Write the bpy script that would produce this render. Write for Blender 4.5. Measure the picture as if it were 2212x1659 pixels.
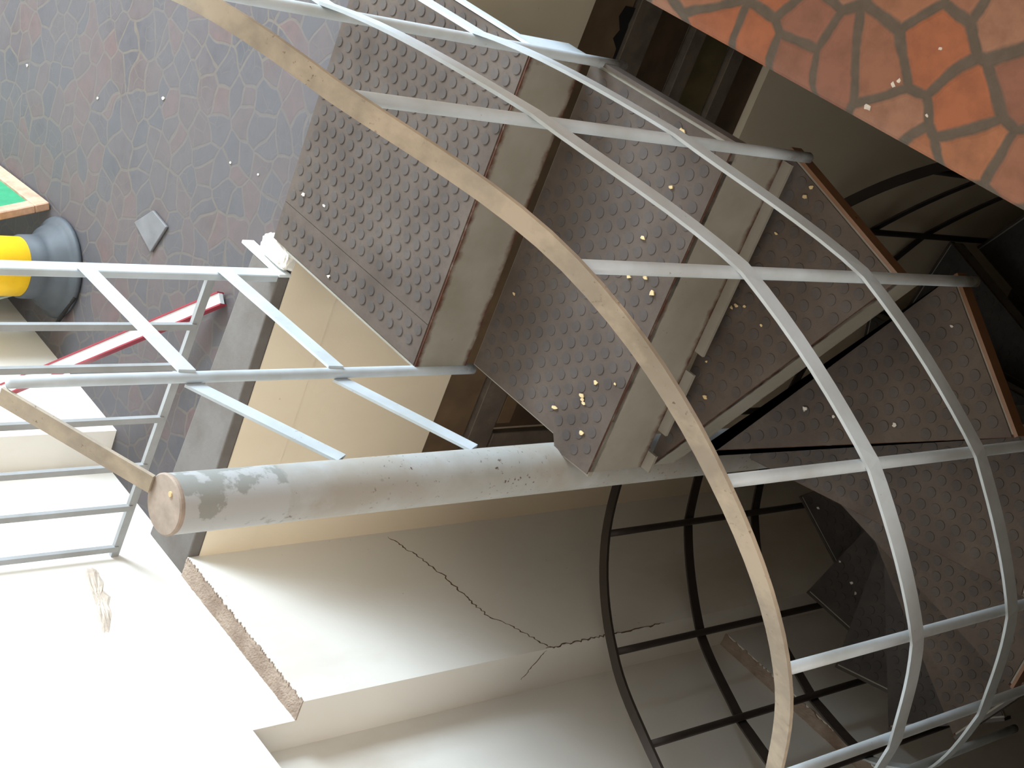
import bpy, bmesh, math, random
from math import cos, sin, pi, radians
from mathutils import Vector, Matrix, noise
random.seed(7)
for o in list(bpy.data.objects): bpy.data.objects.remove(o)
scn = bpy.context.scene; COL = scn.collection

# ---------------------------------------------------------------- camera (a phone held on its side, looking down the stair)
cd = bpy.data.cameras.new('camera'); cam = bpy.data.objects.new('camera', cd); COL.objects.link(cam)
R_ = Vector((-0.6046228, -0.3456807, -0.7175905)); U_ = Vector((0.5210729, -0.8530492, -0.0281078)); F_ = Vector((0.6024237, 0.3909116, -0.6958979))
m = Matrix.Identity(4)
for i in range(3): m[i][0] = R_[i]; m[i][1] = U_[i]; m[i][2] = -F_[i]
m.translation = Vector((-1.787, -1.377, 2.149)); cam.matrix_world = m
cd.sensor_fit = 'HORIZONTAL'; cd.sensor_width = 36; cd.lens = 52.4426; cd.clip_start = .02; cd.clip_end = 60
scn.camera = cam
# ---------------------------------------------------------------- daylight, plus an added fill from the rear
w = bpy.data.worlds.new('sky'); scn.world = w; w.use_nodes = True
bg = w.node_tree.nodes['Background']; bg.inputs[0].default_value = (1.0, .97, .93, 1); bg.inputs[1].default_value = 1.2
def area(name, loc, aim, sx, sy, power, col):
    d = bpy.data.lights.new(name, 'AREA'); d.shape = 'RECTANGLE'; d.size = sx; d.size_y = sy; d.energy = power; d.color = col
    o = bpy.data.objects.new(name, d); COL.objects.link(o); o.location = loc
    o.rotation_euler = (Vector(aim) - Vector(loc)).to_track_quat('-Z', 'Y').to_euler(); return o
area('window_daylight', (5.4, -1.7, 3.0), (.4, .5, .1), 2.4, 2.2, 160, (.88, .95, 1.0))
area('side_window_daylight', (3.2, -3.9, 2.5), (.2, -.2, .1), 2.6, 1.8, 560, (.72, .87, 1.0))
area('rear_fill_light', (-6.2, -.5, 1.5), (.8, .35, -.2), 2.4, 1.6, 115, (1.0, .95, .88))  # fill light added behind the camera to lift the faces turned towards it
scn.view_settings.view_transform = 'Standard'; scn.view_settings.look = 'None'; scn.view_settings.gamma = 1
scn.view_settings.use_curve_mapping = False; scn.view_settings.exposure = 0.0

# ---------------------------------------------------------------- materials
def lin(c):
    f = lambda v: v/12.92 if v <= .04045 else ((v+.055)/1.055)**2.4
    return (f(c[0]/255), f(c[1]/255), f(c[2]/255), 1)
class NT:
    def __init__(s, name):
        s.m = bpy.data.materials.new(name); s.m.use_nodes = True; s.t = s.m.node_tree; s.b = s.t.nodes['Principled BSDF']
        s.co = s.n('ShaderNodeTexCoord').outputs['Object']
    def n(s, k, **kw):
        x = s.t.nodes.new(k)
        for a, v in kw.items(): setattr(x, a, v)
        return x
    def l(s, a, b): s.t.links.new(a, b)
    def noise(s, scale, detail=4, rough=.6, co=None, stretch=None):
        c = co or s.co
        if stretch:
            mp = s.n('ShaderNodeMapping'); mp.inputs['Scale'].default_value = stretch; s.l(c, mp.inputs['Vector']); c = mp.outputs[0]
        x = s.n('ShaderNodeTexNoise'); x.inputs['Scale'].default_value = scale; x.inputs['Detail'].default_value = detail; x.inputs['Roughness'].default_value = rough
        s.l(c, x.inputs['Vector']); return x.outputs[0]
    def ramp(s, v, lo, hi):
        x = s.n('ShaderNodeMapRange'); x.inputs[1].default_value = lo; x.inputs[2].default_value = hi; s.l(v, x.inputs[0]); return x.outputs[0]
    def mix(s, f, a, b):
        x = s.n('ShaderNodeMix', data_type='RGBA')
        if isinstance(f, (int, float)): x.inputs[0].default_value = f
        else: s.l(f, x.inputs[0])
        for i, v in ((6, a), (7, b)):
            if isinstance(v, tuple): x.inputs[i].default_value = v
            else: s.l(v, x.inputs[i])
        return x.outputs[2]
    def math(s, op, a, b=None):
        x = s.n('ShaderNodeMath', operation=op)
        for i, v in enumerate((a, b)):
            if v is None: continue
            if isinstance(v, (int, float)): x.inputs[i].default_value = v
            else: s.l(v, x.inputs[i])
        return x.outputs[0]
    def bump(s, h, strength=.3, dist=.004):
        x = s.n('ShaderNodeBump'); x.inputs['Strength'].default_value = strength; x.inputs['Distance'].default_value = dist
        s.l(h, x.inputs['Height']); s.l(x.outputs[0], s.b.inputs['Normal'])
    def out(s, col, rough=.6, metal=0, spec=None):
        if isinstance(col, tuple): s.b.inputs['Base Color'].default_value = col
        else: s.l(col, s.b.inputs['Base Color'])
        if isinstance(rough, (int, float)): s.b.inputs['Roughness'].default_value = rough
        else: s.l(rough, s.b.inputs['Roughness'])
        s.b.inputs['Metallic'].default_value = metal
        if spec is not None: s.b.inputs['Specular IOR Level'].default_value = spec
        return s.m

def plain(name, c, rough=.6, var=.12, scale=20, spec=None):
    t = NT(name); c1 = lin(c); c2 = lin([v*(1-var) for v in c])
    return t.out(t.mix(t.ramp(t.noise(scale), .35, .65), c1, c2), rough, spec=spec)

def paint_metal(name, c, rust, amount, spots=1.0, dust=None, rough=.45):
    """painted steel: base colour, small chips of rust, rust creeping from edges that carry the 'rust' attribute"""
    t = NT(name); base = t.mix(t.ramp(t.noise(6), .35, .7), lin(c), lin([c[0]*.88, c[1]*.87, c[2]*.84]))
    if dust: base = t.mix(t.ramp(t.noise(9, 6), .40, .60), base, lin(dust))
    chips = t.ramp(t.noise(95, 3), .70-.06*amount, .76-.06*amount)
    patch = t.ramp(t.noise(5, 3), .45, .62)
    k = t.math('MULTIPLY', chips, t.math('MULTIPLY', patch, spots))
    at = t.n('ShaderNodeAttribute', attribute_name='rust').outputs['Fac']
    e = t.ramp(t.math('ADD', at, t.math('MULTIPLY', t.math('SUBTRACT', t.noise(28, 5), .5), 1.1)), .45, .95)
    k = t.math('MAXIMUM', k, e)
    rc = t.mix(t.noise(40), lin(rust), lin([v*.5 for v in rust]))
    col = t.mix(k, base, rc); t.bump(t.noise(60, 4), .12, .002)
    return t.out(col, t.mix(k, (rough,)*3+(1,), (.85,)*3+(1,)))

def mosaic(name, cols, grout, scale, gw, rough, dust=None, dustr=(.3, .7), bumps=.5, fine=False):
    t = NT(name)
    w1 = t.n('ShaderNodeTexNoise'); w1.inputs['Scale'].default_value = 5; t.l(t.co, w1.inputs['Vector'])
    wa = t.n('ShaderNodeVectorMath', operation='MULTIPLY_ADD'); t.l(w1.outputs['Color'], wa.inputs[0]); wa.inputs[1].default_value = (.10, .10, 0) if fine else (.05, .05, 0); t.l(t.co, wa.inputs[2])
    fl = t.n('ShaderNodeVectorMath', operation='MULTIPLY'); t.l(wa.outputs[0], fl.inputs[0]); fl.inputs[1].default_value = (1, 1, 0)
    v1 = t.n('ShaderNodeTexVoronoi', feature='F1', voronoi_dimensions='2D'); v2 = t.n('ShaderNodeTexVoronoi', feature='DISTANCE_TO_EDGE', voronoi_dimensions='2D')
    for v in (v1, v2): t.l(fl.outputs[0], v.inputs['Vector']); v.inputs['Scale'].default_value = scale
    sep = t.n('ShaderNodeSeparateColor'); t.l(v1.outputs['Color'], sep.inputs[0])
    cr = t.n('ShaderNodeValToRGB'); e = cr.color_ramp; e.interpolation = 'CONSTANT'
    while len(e.elements) < len(cols): e.elements.new(.5)
    for i, c in enumerate(cols): e.elements[i].position = i/len(cols); e.elements[i].color = lin(c)
    t.l(sep.outputs[0], cr.inputs[0])
    if fine:
        v3 = t.n('ShaderNodeTexVoronoi', feature='DISTANCE_TO_EDGE', voronoi_dimensions='2D'); v3.inputs['Scale'].default_value = scale*1.7; t.l(fl.outputs[0], v3.inputs['Vector'])
        fg = t.math('MULTIPLY', t.ramp(v3.outputs['Distance'], .05, .02), t.ramp(t.noise(6), .45, .6))
    tile = t.mix(t.math('MULTIPLY', t.ramp(t.noise(24, 5), .4, .75), .45), cr.outputs[0], lin([v*.62 for v in cols[0]]))
    edge = t.math('ADD', v2.outputs['Distance'], t.math('MULTIPLY', t.math('SUBTRACT', t.noise(30, 3), .5), gw*.9))
    g = t.ramp(edge, gw*1.25, gw*.75)
    gc = t.mix(t.noise(45), lin(grout), lin([v*.72 for v in grout]))
    if fine: g = t.math('MAXIMUM', g, t.math('MULTIPLY', fg, .75))
    col = t.mix(g, tile, gc)
    if dust: col = t.mix(t.math('MULTIPLY', t.ramp(t.noise(2.6, 5), *dustr), .6), col, lin(dust))
    h = t.math('ADD', t.math('MULTIPLY', t.ramp(edge, gw*.6, gw*1.6), 1.0), t.math('MULTIPLY', t.noise(18, 4), .5))
    t.bump(h, bumps, .004)
    return t.out(col, rough, spec=.3)

M = {}
M['slab'] = mosaic('terracotta_mosaic', [(150, 104, 80), (158, 106, 78), (144, 100, 80), (158, 98, 70), (150, 110, 90), (136, 94, 78)], (106, 95, 84), 9.5, .085, .75)
M['far'] = mosaic('dusty_glare_mosaic', [(76, 74, 78), (84, 76, 78), (72, 73, 78), (90, 76, 75), (78, 76, 80), (100, 78, 75)], (112, 102, 91), 13.5, .045, .6, dust=(90, 87, 89), dustr=(.25, .5), bumps=.14, fine=True)  # grey tones hold real dust plus the glare washing out the glossy tiles
M['white'] = None
def plaster(name, c, stain, lo, hi, sc=1.4, bmp=.15):
    t = NT(name); st = t.math('MULTIPLY', t.ramp(t.noise(sc, 6, .62, stretch=(1, 1, .45)), lo, hi), .75)
    col = t.mix(st, lin(c), lin(stain)); fleck = t.ramp(t.noise(38, 3), .74, .80)
    col = t.mix(t.math('MULTIPLY', fleck, .5), col, lin((110, 92, 78)))
    t.bump(t.noise(30, 5), bmp, .004); return t.out(col, .85, spec=.25)
M['white'] = plaster('white_plaster', (232, 228, 220), (196, 176, 150), .50, .80)
M['cream'] = plaster('cream_plaster', (240, 226, 202), (222, 204, 176), .45, .8)
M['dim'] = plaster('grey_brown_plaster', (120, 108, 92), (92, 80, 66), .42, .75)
M['concrete'] = plaster('dusty_concrete', (116, 112, 108), (98, 90, 84), .4, .7, 6, .4)
M['patch'] = plaster('flaking_plaster', (216, 204, 190), (178, 160, 144), .4, .65, 16, .8)
M['rubble'] = plaster('rough_mortar', (172, 156, 142), (138, 120, 106), .4, .65, 14, .9)
M['pole'] = paint_metal('worn_grey_pole_paint', (176, 178, 178), (98, 76, 60), 1.3, 1.0, dust=(160, 156, 148))
t_ = M['pole'].node_tree; bs = t_.nodes['Principled BSDF']; old = bs.inputs['Base Color'].links[0].from_socket
q = NT('tmp'); bpy.data.materials.remove(q.m); q.m = M['pole']; q.t = t_; q.b = bs; q.co = q.n('ShaderNodeTexCoord').outputs['Object']
sp = q.n('ShaderNodeSeparateXYZ'); q.l(q.co, sp.inputs[0]); zz = q.math('ADD', sp.outputs[2], q.math('MULTIPLY', q.math('SUBTRACT', q.noise(40, 4), .5), .03))
peel = q.mix(q.ramp(q.noise(14, 5), .50, .54), lin((170, 172, 172)), lin((142, 144, 140)))
q.l(q.mix(q.ramp(zz, 4.180, 4.186), old, peel), bs.inputs['Base Color'])
M['cap'] = plain('dusty_cap', (168, 152, 138), .85, .12, 30)
M['rail'] = paint_metal('pale_blue_grey_paint', (194, 204, 212), (112, 82, 60), .25, .55)
M['hand'] = paint_metal('dusty_tan_rail', (154, 144, 130), (112, 88, 66), .9, .8, dust=(176, 163, 144), rough=.6)
M['plate'] = paint_metal('dull_grey_plate_paint', (146, 142, 132), (92, 52, 32), .3, .6)
M['rail_grey'] = paint_metal('grey_bar_paint', (160, 162, 164), (112, 82, 60), .25, .55)
M['dark'] = paint_metal('dark_brown_shaded_weathered_paint', (62, 54, 50), (140, 126, 112), .3, .5)
M['shaded_mat'] = plain('shaded_rubber', (58, 52, 49), .7, .25, 14)  # darker copy of the mat rubber, shade put into its colour
M['angle'] = paint_metal('rusty_angle', (120, 84, 56), (96, 54, 30), .9, 1.0)
def matmat(name, c, c2, dots):
    t = NT(name); a = t.mix(t.ramp(t.noise(7, 5), .36, .66), lin(c), lin(c2)); a = t.mix(t.math('MULTIPLY', t.ramp(t.noise(80, 3), .52, .7), dots), a, lin((70, 62, 58)))
    t.bump(t.noise(90, 3), .25, .002); return t.out(a, .78, spec=.3)
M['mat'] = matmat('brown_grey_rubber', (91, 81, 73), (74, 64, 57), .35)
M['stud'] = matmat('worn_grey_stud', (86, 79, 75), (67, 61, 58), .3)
M['pane_dark'] = plain('dark_wood_panel', (92, 72, 54), .7, .25, 8)
M['pane_brown'] = plain('brown_plywood', (128, 104, 78), .75, .16, 6)
M['pane_olive'] = plain('olive_panel', (112, 98, 66), .7, .18, 7)
M['wood_frame'] = plain('grey_brown_frame', (122, 110, 98), .7, .18, 14)
M['black'] = plain('dark_gap', (24, 20, 18), .9, .1)
M['crack'] = plain('dark_crack', (112, 90, 74), .95, .2)
M['green'] = plain('green_felt', (44, 140, 98), .8, .08, 40)
M['board_wood'] = plain('pale_red_wood', (206, 166, 140), .6, .18, 25)
M['yellow'] = plain('yellow_plastic', (248, 200, 34), .4, .05)
M['rubber'] = plain('grey_black_rubber', (70, 76, 82), .6, .15, 9)
M['pale'] = plain('pale_green_plastic', (206, 222, 210), .4, .06)
M['red'] = plain('maroon_paint', (150, 44, 58), .45, .08)
M['white_metal'] = plain('white_metal', (226, 232, 234), .4, .05)
M['flake'] = plain('cream_flake', (226, 200, 150), .8, .15, 60)
M['flake_w'] = plain('white_flake', (214, 206, 196), .8, .12, 60)
M['tile_grey'] = plain('slate_grey_tile', (112, 112, 114), .7, .12, 12)
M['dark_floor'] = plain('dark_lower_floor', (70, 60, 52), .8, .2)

# ---------------------------------------------------------------- mesh helpers
def obj(name, bm, mats, parent=None, smooth=False, rust=None):
    me = bpy.data.meshes.new(name); bmesh.ops.recalc_face_normals(bm, faces=bm.faces[:])
    if smooth:
        for f in bm.faces: f.smooth = True
    bm.to_mesh(me); bm.free()
    for k in (mats if isinstance(mats, (list, tuple)) else [mats]): me.materials.append(M[k])
    if rust:
        a = me.attributes.new('rust', 'FLOAT', 'POINT')
        a.data.foreach_set('value', [rust(v.co) for v in me.vertices])
    o = bpy.data.objects.new(name, me); COL.objects.link(o)
    if parent:
        o.parent = parent; p = parent; off = Vector((0, 0, 0))
        while p: off += p.location; p = p.parent
        me.transform(Matrix.Translation(-off))
    return o
def empty(name, loc, label, cat, group=None):
    o = bpy.data.objects.new(name, None); COL.objects.link(o); o.location = loc; o.empty_display_size = .1
    return tag(o, label, cat, group)
def tag(o, label, cat, group=None):
    o['label'] = label; o['category'] = cat
    if group: o['group'] = group
    return o
def struct(o, label=None, cat=None):
    o['kind'] = 'structure'
    if label: o['label'] = label
    if cat: o['category'] = cat
    return o
def box(bm, lo, hi, mi=0):
    vs = [bm.verts.new((x, y, z)) for x in (lo[0], hi[0]) for y in (lo[1], hi[1]) for z in (lo[2], hi[2])]
    for f in ((0, 1, 3, 2), (4, 6, 7, 5), (0, 4, 5, 1), (2, 3, 7, 6), (0, 2, 6, 4), (1, 5, 7, 3)):
        bm.faces.new([vs[i] for i in f]).material_index = mi
    return vs
def bevel(bm, w, seg=2):
    bmesh.ops.bevel(bm, geom=bm.edges[:], offset=w, segments=seg, profile=.5, affect='EDGES', clamp_overlap=True)
def B(*a): 
    bm = bmesh.new(); box(bm, *a); return bm
def prism(bm, poly, z0, z1, mi=0):
    lo = [bm.verts.new((p[0], p[1], z0)) for p in poly]; hi = [bm.verts.new((p[0], p[1], z1)) for p in poly]; n = len(poly)
    bm.faces.new(hi).material_index = mi; bm.faces.new(lo[::-1]).material_index = mi
    for i in range(n): bm.faces.new((lo[i], lo[(i+1) % n], hi[(i+1) % n], hi[i])).material_index = mi
def tube(bm, a, b, r, seg=14, cap=True, n=1):
    a = Vector(a); b = Vector(b); d = (b-a).normalized(); u = d.orthogonal().normalized(); v = d.cross(u)
    rings = []
    for k in range(n+1):
        p = a.lerp(b, k/n); rings.append([bm.verts.new(p+u*r*cos(2*pi*i/seg)+v*r*sin(2*pi*i/seg)) for i in range(seg)])
    for q, s in zip(rings, rings[1:]):
        for i in range(seg): bm.faces.new((q[i], q[(i+1) % seg], s[(i+1) % seg], s[i]))
    if cap: bm.faces.new(rings[0][::-1]); bm.faces.new(rings[-1])
def sweep(bm, pts, w, h, up=Vector((0, 0, 1)), split=None):
    """flat bar along pts: w across (horizontal), h vertical"""
    pts = [Vector(p) for p in pts]; rings = []
    for i, p in enumerate(pts):
        d = (pts[min(i+1, len(pts)-1)]-pts[max(i-1, 0)]).normalized()
        s = d.cross(up).normalized(); v = s.cross(d).normalized()
        rings.append([bm.verts.new(p+s*a*w/2+v*b*h/2) for a, b in ((-1, -1), (1, -1), (1, 1), (-1, 1))])
    for k, (q, s) in enumerate(zip(rings, rings[1:])):
        for i in range(4): bm.faces.new((q[i], q[(i+1) % 4], s[(i+1) % 4], s[i])).material_index = int(split is not None and k >= split)
    bm.faces.new(rings[0][::-1]); bm.faces.new(rings[-1])
def lathe(bm, prof, c, seg=40):
    rings = [[bm.verts.new((c[0]+r*cos(2*pi*i/seg), c[1]+r*sin(2*pi*i/seg), c[2]+z)) for i in range(seg)] for r, z in prof]
    for q, s in zip(rings, rings[1:]):
        for i in range(seg): bm.faces.new((q[i], q[(i+1) % seg], s[(i+1) % seg], s[i]))
    bm.faces.new(rings[0][::-1]); bm.faces.new(rings[-1])
def inside(p, poly, mg=0):
    c = False; n = len(poly); dmin = 9
    for i in range(n):
        a, b = poly[i], poly[(i+1) % n]
        if (a[1] > p[1]) != (b[1] > p[1]) and p[0] < (b[0]-a[0])*(p[1]-a[1])/(b[1]-a[1])+a[0]: c = not c
        dx, dy = b[0]-a[0], b[1]-a[1]; L = dx*dx+dy*dy
        t = max(0, min(1, ((p[0]-a[0])*dx+(p[1]-a[1])*dy)/L)); dmin = min(dmin, math.hypot(p[0]-a[0]-t*dx, p[1]-a[1]-t*dy))
    return c and dmin > mg
def stud_mat(poly, z, ang, pitch=.037, r=.0125, hgt=.0022, t=.003):
    bm = bmesh.new(); prism(bm, poly, z, z+t, 0); zt = z+t
    ca, sa = cos(ang), sin(ang); seg = 14
    for i in range(-40, 41):
        for j in range(-40, 41):
            x = (i+.5*(j % 2))*pitch; y = j*pitch*.866
            p = (x*ca-y*sa+.3, x*sa+y*ca-.3)
            if not inside(p, poly, r*1.05): continue
            r0 = r*random.uniform(.97, 1.03); hh = hgt*random.uniform(.75, 1.05)
            A_ = [bm.verts.new((p[0]+r0*cos(2*pi*k/seg), p[1]+r0*sin(2*pi*k/seg), zt-.0004)) for k in range(seg)]
            B_ = [bm.verts.new((p[0]+r0*.93*cos(2*pi*k/seg), p[1]+r0*.93*sin(2*pi*k/seg), zt+hh)) for k in range(seg)]
            for k in range(seg): bm.faces.new((A_[k], A_[(k+1) % seg], B_[(k+1) % seg], B_[k])).material_index = 1
            bm.faces.new(B_).material_index = 1
    return bm

# ---------------------------------------------------------------- the setting
# tiled upper floor beyond the stair, and the near slab the photographer stands on
bm = bmesh.new(); prism(bm, [(.867, -3.6), (4.6, -3.6), (4.6, .95), (.867, .95)], -.16, 0)
struct(obj('floor', bm, 'far'), 'dusty, dull red broken-tile floor greyed by painted glare beyond the stair landing', 'floor')
bm = bmesh.new()
prof = [(-.985, .006), (-.99, .012), (-1.0, .0165), (-1.03, .017), (-3.6, .017), (-3.6, -.16), (-.985, -.16)]
vs = [[bm.verts.new((x, y, z)) for y, z in prof] for x in (-6.6, .8665)]
n = len(prof)
for i in range(n): bm.faces.new((vs[0][i], vs[0][(i+1) % n], vs[1][(i+1) % n], vs[1][i]))
bm.faces.new(vs[0]); bm.faces.new(vs[1][::-1])
struct(obj('floor', bm, 'slab'), 'orange terracotta broken-tile floor slab close to the camera', 'floor')
bm = B((-6.6, -.9845, -.16), (-1.3, .909, .017)); struct(obj('floor', bm, 'slab'), 'orange broken-tile floor on the left side of the stairwell', 'floor')
bm = B((-6.6, -3.6, 3.0), (2.2, 1.2, 3.1)); struct(obj('ceiling', bm, 'white'), 'white ceiling over the stairwell', 'ceiling')
bm = B((.14, -3.6, .017), (.26, -1.02, 3.0)); struct(obj('shade_wall', bm, 'cream'), 'unseen cream wall added to shade the near slab', 'wall')  # out-of-view blocker, added to keep window light off the near slab
bm = B((-6.75, -3.6, .017), (-6.6, .909, 3.0)); struct(obj('wall_rear', bm, 'cream'), 'cream wall behind the camera', 'wall')
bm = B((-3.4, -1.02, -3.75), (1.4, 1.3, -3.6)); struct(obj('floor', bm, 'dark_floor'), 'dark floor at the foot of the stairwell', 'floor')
# back wall of the well: plaster beam, wooden panel band set below it, wall beneath
bm = bmesh.new(); box(bm, (.867, -3.5, -.66), (1.05, .85, -.161)); box(bm, (.867, -1.2, -.161), (1.05, .0, -.0005)) ; box(bm, (.867, 0, -.161), (1.05, .85, -.0005))
box(bm, (.8645, -.0565, -.161), (.867, .85, .0)); 
box(bm, (.905, -3.5, -1.47), (1.05, .85, -.66)); box(bm, (.867, -3.5, -3.6), (1.05, .85, -1.455)); box(bm, (.867, .655, -1.455), (.905, .85, -.66))
struct(obj('wall_back', bm, 'cream'), 'cream plaster wall of the stairwell below the landing', 'wall')
# left wall: lower thick wall with a dusty ledge on top, thinner wall above, recess beside it
bm = bmesh.new()
box(bm, (.279, .85, -3.6), (.867, 1.2, .034)); box(bm, (.279, .909, .034), (1.39, 1.2, 3.0)); box(bm, (-6.6, .909, .160), (.279, 1.2, 3.0))
box(bm, (1.39, .79, 0), (4.6, 1.2, 3.0)); box(bm, (.867, .909, -.16), (1.39, 1.2, .034))
box(bm, (-3.4, 1.0, -1.68), (.279, 1.2, .160)); box(bm, (-3.4, .955, -3.6), (.279, 1.2, -1.68))
wl = struct(obj('wall_left', bm, 'white'), 'white plaster wall with a dusty ledge and cracks beside the stair', 'wall')
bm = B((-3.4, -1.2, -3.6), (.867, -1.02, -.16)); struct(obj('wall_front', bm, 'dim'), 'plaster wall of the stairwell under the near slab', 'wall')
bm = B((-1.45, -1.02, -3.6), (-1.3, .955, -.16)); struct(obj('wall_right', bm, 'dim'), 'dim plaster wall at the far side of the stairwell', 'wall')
# cracks in the plaster, raised-lip ribbons following the wall face
def crack(pts, wd, jag, nrm, axis_u, parent, seg=14, mat='crack'):
    bm = bmesh.new(); P = []
    for a, b in zip(pts, pts[1:]):
        for k in range(seg): P.append(Vector(a).lerp(Vector(b), k/seg))
    P.append(Vector(pts[-1])); up = Vector(axis_u); nrm = Vector(nrm); L = []
    for i, p in enumerate(P):
        q = p+up*random.uniform(-jag, jag); ww = wd*random.uniform(.4, 1.2)*(1 if 1 < i < len(P)-2 else .25)
        L.append((bm.verts.new(q+up*ww/2+nrm*.0006), bm.verts.new(q-up*ww/2+nrm*.0006), bm.verts.new(q-up*ww/2-nrm*.002), bm.verts.new(q+up*ww/2-nrm*.002)))
    for a, b in zip(L, L[1:]):
        for i in range(4): bm.faces.new((a[i], a[(i+1) % 4], b[(i+1) % 4], b[i]))
    return obj('plaster_crack', bm, mat, parent)
crack([(.845, .85, -.63), (.75, .85, -.668), (.639, .85, -.696), (.53, .85, -.700), (.451, .85, -.712), (.37, .85, -.77), (.281, .85, -.815)], .005, .006, (0, -1, 0), (0, 0, 1), wl)
crack([(.281, .85, -.80), (.283, .85, -.95), (.282, .85, -1.1), (.284, .85, -1.31)], .004, .004, (0, -1, 0), (1, 0, 0), wl, 16)
crack([(.279, .855, -.80), (.279, .90, -.775), (.279, .95, -.745)], .004, .004, (-1, 0, 0), (0, 0, 1), wl, 8)
bm = bmesh.new(); pts = []
for i in range(26):
    a = 2*pi*i/26; pts.append((.815+.125*cos(a)*(1+.25*noise.noise((cos(a)*2, sin(a)*2, 3)))-.02*sin(a), .300+.030*sin(a)*(1+.7*noise.noise((cos(a)*3, sin(a)*3, 8)))-.28*(.125*cos(a))))
ring = [bm.verts.new((x, .9088, z)) for x, z in pts]; inn = []
for k in (.75, .5, .25):
    r2 = [bm.verts.new((.815+(x-.815)*k, .9075-.003*random.random(), .300+(z-.300)*k)) for x, z in pts]; inn.append(r2)
L = [ring]+inn
for a, b in zip(L, L[1:]):
    for i in range(26): bm.faces.new((a[i], a[(i+1) % 26], b[(i+1) % 26], b[i]))
bm.faces.new(L[-1]); obj('plaster_patch', bm, 'patch', wl)['label'] = 'rough brownish patch where the plaster was repaired'
# dusty ledge on the thick wall and the low kerb along the well
def rubble(name, x0, x1, y0, y1, z, nx, ny, amp, mat):
    bm = bmesh.new(); g = []
    for i in range(nx+1):
        row = []
        for j in range(ny+1):
            x = x0+(x1-x0)*i/nx; y = y0+(y1-y0)*j/ny
            e = noise.noise((x*60, y*60, 0)); jx = 0 if 0 < i < nx else 0
            jy = (random.uniform(-.004, .006) if j == 0 else 0)
            row.append(bm.verts.new((x, y+jy, z+.002+abs(e)*amp+random.uniform(0, amp*.5))))
        g.append(row)
    for i in range(nx):
        for j in range(ny): bm.faces.new((g[i][j], g[i+1][j], g[i+1][j+1], g[i][j+1]))
    ex = bmesh.ops.extrude_face_region(bm, geom=bm.faces[:])
    for v in [q for q in ex['geom'] if isinstance(q, bmesh.types.BMVert)]: v.co.z = z-.001
    return obj(name, bm, mat)
struct(rubble('trim_1', .2795, .865, .850, .9085, .034, 150, 14, .003, 'rubble'), 'crumbling dusty ledge along the white wall', 'ledge')
struct(rubble('trim_2', -.9, .2785, .956, .9995, -1.68, 150, 10, .003, 'rubble'), 'dusty ledge lower down in the wall recess', 'ledge')
bm = bmesh.new(); prism(bm, [(.866, .010), (.99, .010), (1.055, .9085), (.866, .9085)], .0002, .034); bevel(bm, .004)
kerb = struct(obj('trim_3', bm, 'concrete'), 'low concrete kerb between tiled floor and stairwell', 'kerb')

# wooden panel band in the back wall (a boarded-up window)
wn = struct(bpy.data.objects.new('window_1', None), 'boarded wooden window band in the cream stairwell wall', 'window'); COL.objects.link(wn); wn.location = (.905, 0, -1.06)
X0 = .9045
def panel(name, y0, y1, z0, z1, d, mat, bev=.002):
    bm = B((X0-d, y0, z0), (X0, y1, z1)); bevel(bm, bev, 1); return obj(name, bm, mat, wn)
panel('panel', -1.0, .65, -.83, -.655, .012, 'pane_brown'); panel('panel', -1.0, .30, -1.075, -.94, .010, 'pane_dark')
panel('panel', -1.0, .30, -1.27, -1.145, .012, 'pane_olive'); panel('panel', -1.0, .65, -1.455, -1.345, .012, 'pane_dark')
panel('frame_bar', -1.0, .65, -.93, -.838, .026, 'wood_frame'); panel('frame_bar', -1.0, .30, -1.138, -1.085, .028, 'wood_frame'); panel('frame_bar', -1.0, .65, -1.337, -1.282, .024, 'wood_frame')
panel('frame_bar', .53, .60, -1.27, -.94, .024, 'wood_frame'); panel('panel', .31, .52, -1.27, -.94, .008, 'pane_dark'); panel('panel', .35, .50, -1.0, -.945, .016, 'pane_brown')
panel('frame_bar', .61, .65, -1.27, -.94, .014, 'pane_dark')
bm = bmesh.new(); pts = [(-.66, -.853), (-.70, -.852), (-.755, -.835), (-.80, -.84), (-.80, -.80), (-.77, -.79), (-.735, -.812), (-.71, -.80), (-.685, -.826), (-.665, -.83), (-.62, -.838), (-.60, -.853)]
lo = [bm.verts.new((X0-.0125, y, z)) for y, z in pts]; hi = [bm.verts.new((X0-.0135, y, z)) for y, z in pts]
bm.faces.new(lo); bm.faces.new(hi[::-1])
for i in range(len(pts)): bm.faces.new((lo[i], lo[(i+1) % len(pts)], hi[(i+1) % len(pts)], hi[i]))
obj('torn_hole', bm, 'black', wn)['label'] = 'dark torn hole in the plywood'

# ---------------------------------------------------------------- the spiral staircase
ST = empty('spiral_staircase', (0, 0, -3.6), 'grey painted steel spiral staircase with studded treads around a thick pole', 'staircase')
PHI = [-70.8, -99.9, -122.6, -145.4, -167.6, -188.2, -212.2, -236.2, -260.2, -282.8, -307.6, -331, -354, -377, -400, -423, -446]
ZT = [.978, .847, .594, .394, .166, -.028, -.285, -.54, -.80, -.98, -1.177, -1.42, -1.67, -1.93, -2.20, -2.48, -2.75]
RR = [.863, .830, .85, .872, .860, .838, .845, .85, .85, .85, .85, .85, .86, .86, .86, .86, .86]
TZ = [.034, -.123, -.323, -.544, -.765, -.985, -1.205, -1.43, -1.65, -1.87, -2.09, -2.31, -2.53, -2.75, -2.97, -3.19, -3.40]
NB = len(PHI); DM, DL, DF = .3997, .7525, 1.170
def hp(i, dz=0, dr=0):
    a = radians(PHI[i]); return Vector(((RR[i]+dr)*cos(a), (RR[i]+dr)*sin(a), ZT[i]-dz))
bm = bmesh.new(); tube(bm, (0, 0, -3.6), (0, 0, .801), .0535, 40, False, 24)
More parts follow.
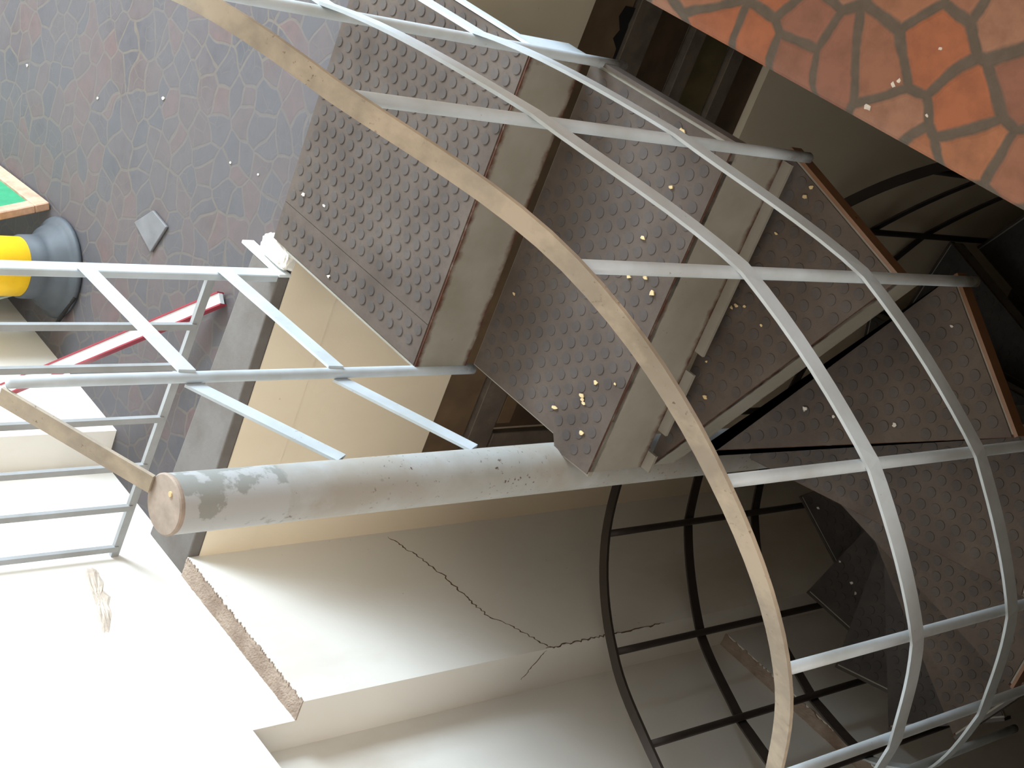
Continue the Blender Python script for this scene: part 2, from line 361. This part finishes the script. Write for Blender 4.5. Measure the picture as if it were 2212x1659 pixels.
pole = obj('central_pole', bm, 'pole', ST, True)
bm = bmesh.new(); lathe(bm, [(.0535, .799), (.0545, .803), (.0545, .807), (.052, .8095), (.02, .8102)], (0, 0, 0)); obj('pole_cap', bm, 'cap', pole)['label'] = 'dusty tan disc closing the pole top'
bm = bmesh.new(); tube(bm, (-.012, -.030, .809), (-.012, -.030, .8125), .005, 10); obj('cap_rivet', bm, 'flake', pole)
# balusters
for i in range(NB):
    bm = bmesh.new(); top = hp(i, .004, -.006); bot = hp(i, min(DF, ZT[i]+3.6), -.006); tube(bm, bot, top, .0108, 14, True, 8)
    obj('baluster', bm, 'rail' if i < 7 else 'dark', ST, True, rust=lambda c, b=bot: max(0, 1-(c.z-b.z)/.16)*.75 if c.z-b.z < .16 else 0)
# rails: flat bars bent round the outside of the balusters
def cr(L, i, t):
    p0, p1, p2, p3 = (L[max(0, min(NB-1, j))] for j in (i-1, i, i+1, i+2))
    return .5*((2*p1)+(-p0+p2)*t+(2*p0-5*p1+4*p2-p3)*t*t+(-p0+3*p1-3*p2+p3)*t**3)
def helix(dz, dr, pre, sub=8):
    pts = [Vector(p) for p in pre]
    for i in range(NB-1):
        for k in range(sub):
            t = k/sub; a = radians(PHI[i]*(1-t)+PHI[i+1]*t); r = cr(RR, i, t)+dr
            z = cr(ZT, i, t)
            pts.append(Vector((r*cos(a), r*sin(a), z-dz)))
    pts.append(hp(NB-1, dz, dr)); return pts
def poly_rail(dz, dr, pre, k=.55):      # arcs flattened part way to the chords, so each baluster shows a slight bend
    h = helix(dz, dr, []); pts = [Vector(p) for p in pre]
    for i in range(NB-1):
        a, b = hp(i, dz, dr), hp(i+1, dz, dr)
        for q in range(8):
            c = a.lerp(b, q/8); e = h[i*8+q]; pts.append(Vector((c.x+(e.x-c.x)*k, c.y+(e.y-c.y)*k, e.z)))
    pts.append(h[-1]); return pts
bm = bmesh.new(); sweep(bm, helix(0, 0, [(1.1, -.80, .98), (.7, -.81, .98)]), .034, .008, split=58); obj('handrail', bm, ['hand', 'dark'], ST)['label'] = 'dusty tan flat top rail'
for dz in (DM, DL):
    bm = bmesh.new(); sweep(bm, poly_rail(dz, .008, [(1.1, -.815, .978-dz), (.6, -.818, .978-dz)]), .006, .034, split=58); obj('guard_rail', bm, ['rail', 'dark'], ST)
# landing plate
def plate_with(name, poly, z, mat_polys, ang, th=.012, parent=ST, hg=.0013, mm=('mat', 'stud')):
    bm = bmesh.new(); prism(bm, poly, z-th-.003, z-.003); p = obj(name, bm, 'plate', parent)
    for q in mat_polys: obj('stud_mat', stud_mat(q, z-.003, ang, hgt=hg), list(mm), p)
    return p
lp = [(.328, -.80), (.93, -.80), (.93, -.062), (.328, -.062)]
land = plate_with('landing_plate', lp, TZ[0], [[(.33, -.798), (.93, -.798), (.93, -.164), (.33, -.164)], [(.33, -.1625), (.93, -.1625), (.93, -.064), (.33, -.064)]], .022, hg=.0022)
bm = B((.328, -.806, .014), (.95, -.80, .037)); box(bm, (.328, -.8055, -.13), (.395, -.8005, .013)); obj('side_plate', bm, 'rail', land)
bm = B((.33, -.062, -.02), (.868, -.057, .033)); obj('side_plate', bm, 'plate', land)
def riser(p, q, z0, z1, parent, th=.006, flange=0, ext=.02, full=True):
    """upright plate under a tread edge from p (outer) to q (inner), subdivided so rust can creep from its edges"""
    p = Vector((p[0], p[1], 0)); q = Vector((q[0], q[1], 0)); d = (q-p).normalized(); nrm = Vector((d.y, -d.x, 0))
    bm = bmesh.new(); nu, nv = 24, 10; gs = []
    for s in (0, 1):
        g = [[bm.verts.new(p.lerp(q, i/nu)+nrm*th*s+Vector((0, 0, z0+(z1-z0)*j/nv))) for j in range(nv+1)] for i in range(nu+1)]; gs.append(g)
        for i in range(nu):
            for j in range(nv): bm.faces.new((g[i][j], g[i+1][j], g[i+1][j+1], g[i][j+1]))
    a, b = gs
    for i in range(nu):
        for j in (0, nv): bm.faces.new((a[i][j], a[i+1][j], b[i+1][j], b[i][j]))
    for j in range(nv):
        for i in (0, nu): bm.faces.new((a[i][j], a[i][j+1], b[i][j+1], b[i][j]))
    H = abs(z1-z0); zt, zb = max(z0, z1), min(z0, z1)
    def ru(c):
        t = max(0, 1-(zt-c.z)/.028)*1.0; u = max(0, 1-(c.z-zb)/.028)*(.95 if full else .55); L = (q-p).length
        e = max(0, 1-((Vector((c.x, c.y, 0))-p).length)/.07)*.6
        return max(t, u, e)
    return obj('riser_plate', bm, 'plate', parent, rust=ru)
riser((.325, -.795), (.325, -.045), TZ[0]-.002, TZ[1]+.004, land)
# treads
OUT = {1: (-.112, -.805), 2: (-.44, -.70), 3: (-.695, -.500)}; INN = {1: (-.107, -.05), 2: (-.098, -.05), 3: (-.05, -.045)}
for i in range(4, NB):
    a = radians(PHI[i]-1.5); ro = .77 if 8 <= i <= 10 else .805; OUT[i] = (ro*cos(a), ro*sin(a)); b = radians(PHI[i]); INN[i] = (.052*cos(b), .052*sin(b))
def back_of(i):      # rear edge of tread i tucked under the riser of the step above
    if i == 1: return (.31, -.803), (.31, -.073)
    o, n_ = Vector(OUT[i-1]), Vector(INN[i-1]); d = (n_-o).normalized(); s = Vector((-d.y, d.x)); s = s if s.dot(Vector((-OUT[i][0], -OUT[i][1]))) > -9 else s
    # shift toward the previous step
    tow = Vector(OUT[i-1])-Vector(OUT[i]); s = s if s.dot(tow) > 0 else -s
    return tuple(o*1.0+s*.02), tuple(n_+s*.012)
for i in range(1, NB):
    bo, bi = back_of(i); o, n_ = OUT[i], INN[i]
    if i == 1: poly = [bi, bo, o, n_, (.0, -.045), (.02, -.073)]
    else: poly = [bi, bo, o, n_]
    ang = math.atan2(o[1]-n_[1], o[0]-n_[0])
    cx = sum(p[0] for p in poly)/len(poly); cy = sum(p[1] for p in poly)/len(poly)
    mp = [(cx+(p[0]-cx)*.985, cy+(p[1]-cy)*.985) for p in poly]
    tr = plate_with('tread', poly, TZ[i], [mp], ang+.12, mm=('mat', 'stud') if i < 7 else ('shaded_mat', 'shaded_mat'))  # lower steps take the mats with shade in their colour
    # riser plate under the front edge, then the bottom flange
    hgt = .165 if i == 1 else .085
    ir = Vector(n_)+(Vector(o)-Vector(n_)).normalized()*.01
    riser(o, ir, TZ[i]-.002, TZ[i]-hgt, tr, full=(i == 1))
    d = (Vector(n_)-Vector(o)).normalized(); nr = Vector((d.y, -d.x))
    f0 = Vector(o); f1 = Vector(n_)
    inward = nr if nr.dot(Vector(bo)-Vector(o)) > 0 else -nr
    if i == 1:
        for s0, s1 in ((.02, .60), (.66, .86), (.93, .985)):
            a = f0.lerp(f1, s0); b = f0.lerp(f1, s1); bm = bmesh.new()
            sweep(bm, [(a.x-inward.x*.012, a.y-inward.y*.012, TZ[i]-hgt-.004), (b.x-inward.x*.012, b.y-inward.y*.012, TZ[i]-hgt-.004)], .024, .007); obj('bottom_flange', bm, 'plate', tr)
    # angle iron along the outer edge
    po, pb = Vector((o[0], o[1])), Vector(bo); e = (po-pb).normalized(); on = Vector((e.y, -e.x)); on = on if on.dot(po) > 0 else -on
    if i > 0:
        bm = bmesh.new(); a = pb+on*.004; b = po+on*.004; sweep(bm, [(a.x, a.y, TZ[i]-.016), (b.x, b.y, TZ[i]-.016)], .008, .034); obj('edge_angle', bm, ('mat' if i == 1 else 'angle') if i < 6 else 'dark', tr)  # lower angles coloured dark to match the shade painted into the mats
# newel tube at the landing corner and the inner flat rails running to the pole
bm = bmesh.new(); tube(bm, (.327, -.050, -.148), (.327, -.050, .962), .0115, 14, True, 8); obj('newel_tube', bm, 'rail', ST, True, rust=lambda c: .62 if c.z < -.10 else 0)
bm = bmesh.new(); sweep(bm, [(.329, -.022, .968), (.18, -.018, .888), (.045, -.012, .812)], .034, .008); obj('inner_handrail', bm, 'hand', ST)
for z1, z2 in ((.604, .425), (.247, .085)):
    bm = bmesh.new(); sweep(bm, [(.872, -.004, z1-.055), (.327, -.064, z1)], .006, .036); obj('inner_rail', bm, 'rail', ST)
    bm = bmesh.new(); sweep(bm, [(.325, -.0375, z1-.012), (.03, -.045, z2)], .006, .036); obj('inner_rail', bm, 'rail', ST)

# ---------------------------------------------------------------- landing guard railing on the kerb
GR = empty('landing_railing', (.93, .45, .034), 'grey guard railing on the low kerb between corner post and white wall', 'railing')
bm = B((.862, .004, .036), (.902, .022, .95)); bevel(bm, .002, 1); obj('corner_post', bm, 'rail', GR)
y0, y1 = .013, .9085; xl = lambda y: .886+(y-.022)*.108
zl = lambda y: .208-(y-.02)*.033
bm = bmesh.new(); sweep(bm, [(xl(.022), .022, zl(.022)), (xl(y1), y1, zl(y1))], .012, .022); obj('bottom_rail', bm, 'rail_grey', GR)
bm = bmesh.new(); sweep(bm, [(.90, .013, .94), (xl(y1), y1, .94)], .034, .01); obj('top_rail', bm, 'hand', GR)
for y in (.165, .285, .447, .600, .738, .880):
    bm = bmesh.new(); x = xl(y)-.004; box(bm, (x-.006, y-.008, zl(y)), (x+.006, y+.008, .936)); obj('baluster', bm, 'rail_grey', GR)
# white flat bar and lump of mortar closing the kerb's end
bm = bmesh.new(); box(bm, (.862, .0005, .0005), (1.045, .0095, .036)); bevel(bm, .0015, 1); tag(obj('flat_bar', bm, 'white_metal'), 'white painted flat bar across the kerb end beside the landing', 'bar')
bm = bmesh.new(); bmesh.ops.create_icosphere(bm, subdivisions=5, radius=1)
for v in bm.verts:
    c = v.co.copy(); k = 1+.10*noise.noise(c*2.3)+.07*noise.noise(c*7)
    g = lambda t: math.copysign(abs(t)**.6, t)
    v.co = Vector((max(.8625, .925+g(c.x)*.066*k), min(-.0005, -.030+g(c.y)*.029*k), max(.0005, .002+g(c.z)*.030*k)))
tag(obj('mortar_lump', bm, 'white', None, True), 'rough white lump of mortar on the landing edge beside the flat bar', 'mortar')

# ---------------------------------------------------------------- things lying about on the upper floor
def local_box(bm, o, ux, uy, uz, lo, hi, mi=0):
    vs = box(bm, lo, hi, mi)
    for v in vs: c = v.co.copy(); v.co = Vector(o)+Vector(ux)*c.x+Vector(uy)*c.y+Vector(uz)*c.z
BO = Vector((2.045, .405, .004)); bx = Vector((.993, .12, 0)).normalized(); bn = Vector((-.12, .993, 0)).normalized(); up = (Vector((0, 0, 1))*.965+bn*.262).normalized(); nn = bx.cross(up)
nb = empty('notice_board', BO, 'green board in a pale wooden frame leaning at the photo\'s left edge', 'board')
bm = bmesh.new(); local_box(bm, BO, bx, up, nn, (.04, .04, -.012), (.86, .56, .002)); obj('green_panel', bm, 'green', nb)
for lo, hi in (((0, 0, -.014), (.9, .045, .012)), ((0, .555, -.014), (.9, .6, .012)), ((0, .0455, -.014), (.045, .5545, .012)), ((.855, .0455, -.014), (.9, .5545, .012))):
    bm = bmesh.new(); local_box(bm, BO, bx, up, nn, lo, hi); bevel(bm, .003, 1); obj('frame_bar', bm, 'board_wood', nb)
DC = (1.915, .545, 0); dr = empty('floor_drum', DC, 'yellow canister on a flared dark rubber base behind the railing', 'canister')
bm = bmesh.new(); lathe(bm, [(.150, .002), (.153, .010), (.150, .018), (.138, .024), (.128, .034), (.122, .05), (.105, .06), (.096, .08), (.094, .128)], DC); obj('rubber_base', bm, 'rubber', dr, True)
bm = bmesh.new(); lathe(bm, [(.084, .125), (.088, .130), (.088, .30), (.086, .33), (.05, .35)], DC); yb = obj('yellow_body', bm, 'yellow', dr, True)
bm = bmesh.new(); tube(bm, (DC[0]-.15, DC[1]+.02, .012), (DC[0]-.10, DC[1]+.14, .02), .006, 8); obj('cable', bm, 'black', dr, True)
bm = bmesh.new(); local_box(bm, (2.0, .70, .002), (.97, .1, .1), (0, .3, .95), (-.1, .9, -.3), (.06, 0, 0), (.24, .13, .006)); tag(obj('plastic_sheet', bm, 'pale'), 'pale green plastic sheet leaning behind the yellow canister', 'sheet')
A0 = Vector((1.082, .187, .0135)); A1 = Vector((1.588, .766, .258)); d = (A1-A0).normalized(); sd = d.cross(Vector((0, 0, 1))).normalized(); uz = sd.cross(d)
rp_ = empty('edging_strip', A0, 'maroon and white edging strip propped from the kerb against the white wall', 'strip')
Ls = (A1-A0).length
bm = bmesh.new(); local_box(bm, A0, d, sd, uz, (0, -.016, -.004), (Ls, .012, .012)); obj('white_face', bm, 'white_metal', rp_)
bm = bmesh.new(); local_box(bm, A0, d, sd, uz, (0, -.020, -.012), (Ls, -.016, .014)); local_box(bm, A0, d, sd, uz, (0, .012, -.010), (Ls, .016, .016)); obj('maroon_edge', bm, 'red', rp_)
bm = bmesh.new(); prism(bm, [(1.575, .221), (1.503, .148), (1.418, .155), (1.459, .254)], .0005, .009); bevel(bm, .002, 1); tag(obj('loose_tile', bm, 'tile_grey'), 'loose slate-grey piece of tile lying flat on the dusty floor', 'tile')

# ---------------------------------------------------------------- flakes of paint and mortar fallen on the steps
def flake(p, r, mat, label, group, flat=.3, name='paint_flake'):
    bm = bmesh.new(); k = random.randint(5, 8); pts = []
    for i in range(k):
        a = 2*pi*i/k+random.uniform(-.3, .3); q = r*random.uniform(.5, 1.2); pts.append((p[0]+q*cos(a), p[1]+q*sin(a)*.75))
    prism(bm, pts, p[2], p[2]+r*flat)
    for v in bm.verts:
        if v.co.z > p[2]+r*flat*.5: v.co.z += random.uniform(-.4, .3)*r*flat; v.co.x += random.uniform(-.1, .1)*r
    tag(obj(name, bm, mat), label, 'flake', group)
FL = {
 't1': [(.003, -.552), (-.004, -.467), (-.043, -.486), (-.073, -.467), (.041, -.127), (-.032, -.234), (-.012, -.189), (-.025, -.178), (-.018, -.184), (-.08, -.259), (-.05, -.122), (.27, -.276), (.017, -.777), (-.012, -.67)],
 't2': [(-.153, -.484), (-.134, -.475), (-.209, -.471), (-.16, -.269), (-.125, -.335), (-.148, -.648), (-.177, -.765), (-.172, -.742), (-.125, -.465)],
 't3': [(-.461, -.38), (-.259, -.292), (-.471, -.618), (-.328, -.316)],
 't9': [(.29, .49), (.137, .59), (.068, .623), (.041, .643)],
 'land': [(.87, -.21), (.784, -.223), (.688, -.089)],
 'floor': [(1.937, .007), (1.609, -.136), (2.384, .095), (1.232, -.123), (1.106, -.15)],
 'slab': [(-.463, -1.069), (-.455, -1.061), (-.43, -1.01), (-.506, -1.143), (-.537, -1.042)]}
ZF = {'t1': TZ[1]+.0016, 't2': TZ[2]+.0016, 't3': TZ[3]+.0016, 't9': TZ[9]+.0016, 'land': TZ[0]+.0016, 'floor': .0005, 'slab': .0172}
LB = {'t1': 'small cream paint flake on the first step below the landing', 't2': 'small cream paint flake on the second step below the landing', 't3': 'small pale flake on the third step below the landing',
      't9': 'tiny pale scrap on the dark lower step behind the pole', 'land': 'small pale flake on the studded landing plate', 'floor': 'small pale crumb on the dusty grey tiled floor', 'slab': 'whitish mortar spot on the near orange tile slab'}
for k, L in FL.items():
    for p in L:
        r = random.uniform(.004, .008) if k != 'slab' else random.uniform(.004, .009)
        if k in ('t9',): r = .006
        flake((p[0], p[1], ZF[k]), r, 'flake' if k in ('t1', 't2') else 'flake_w', LB[k], {'t1': 'flakes on the first step', 't2': 'flakes on the second step', 't3': 'flakes on the third step', 't9': 'scraps on the lower step', 'land': 'flakes on the landing', 'floor': 'crumbs on the far floor', 'slab': 'mortar spots on the near slab'}[k], .12 if k == 'slab' else .35)
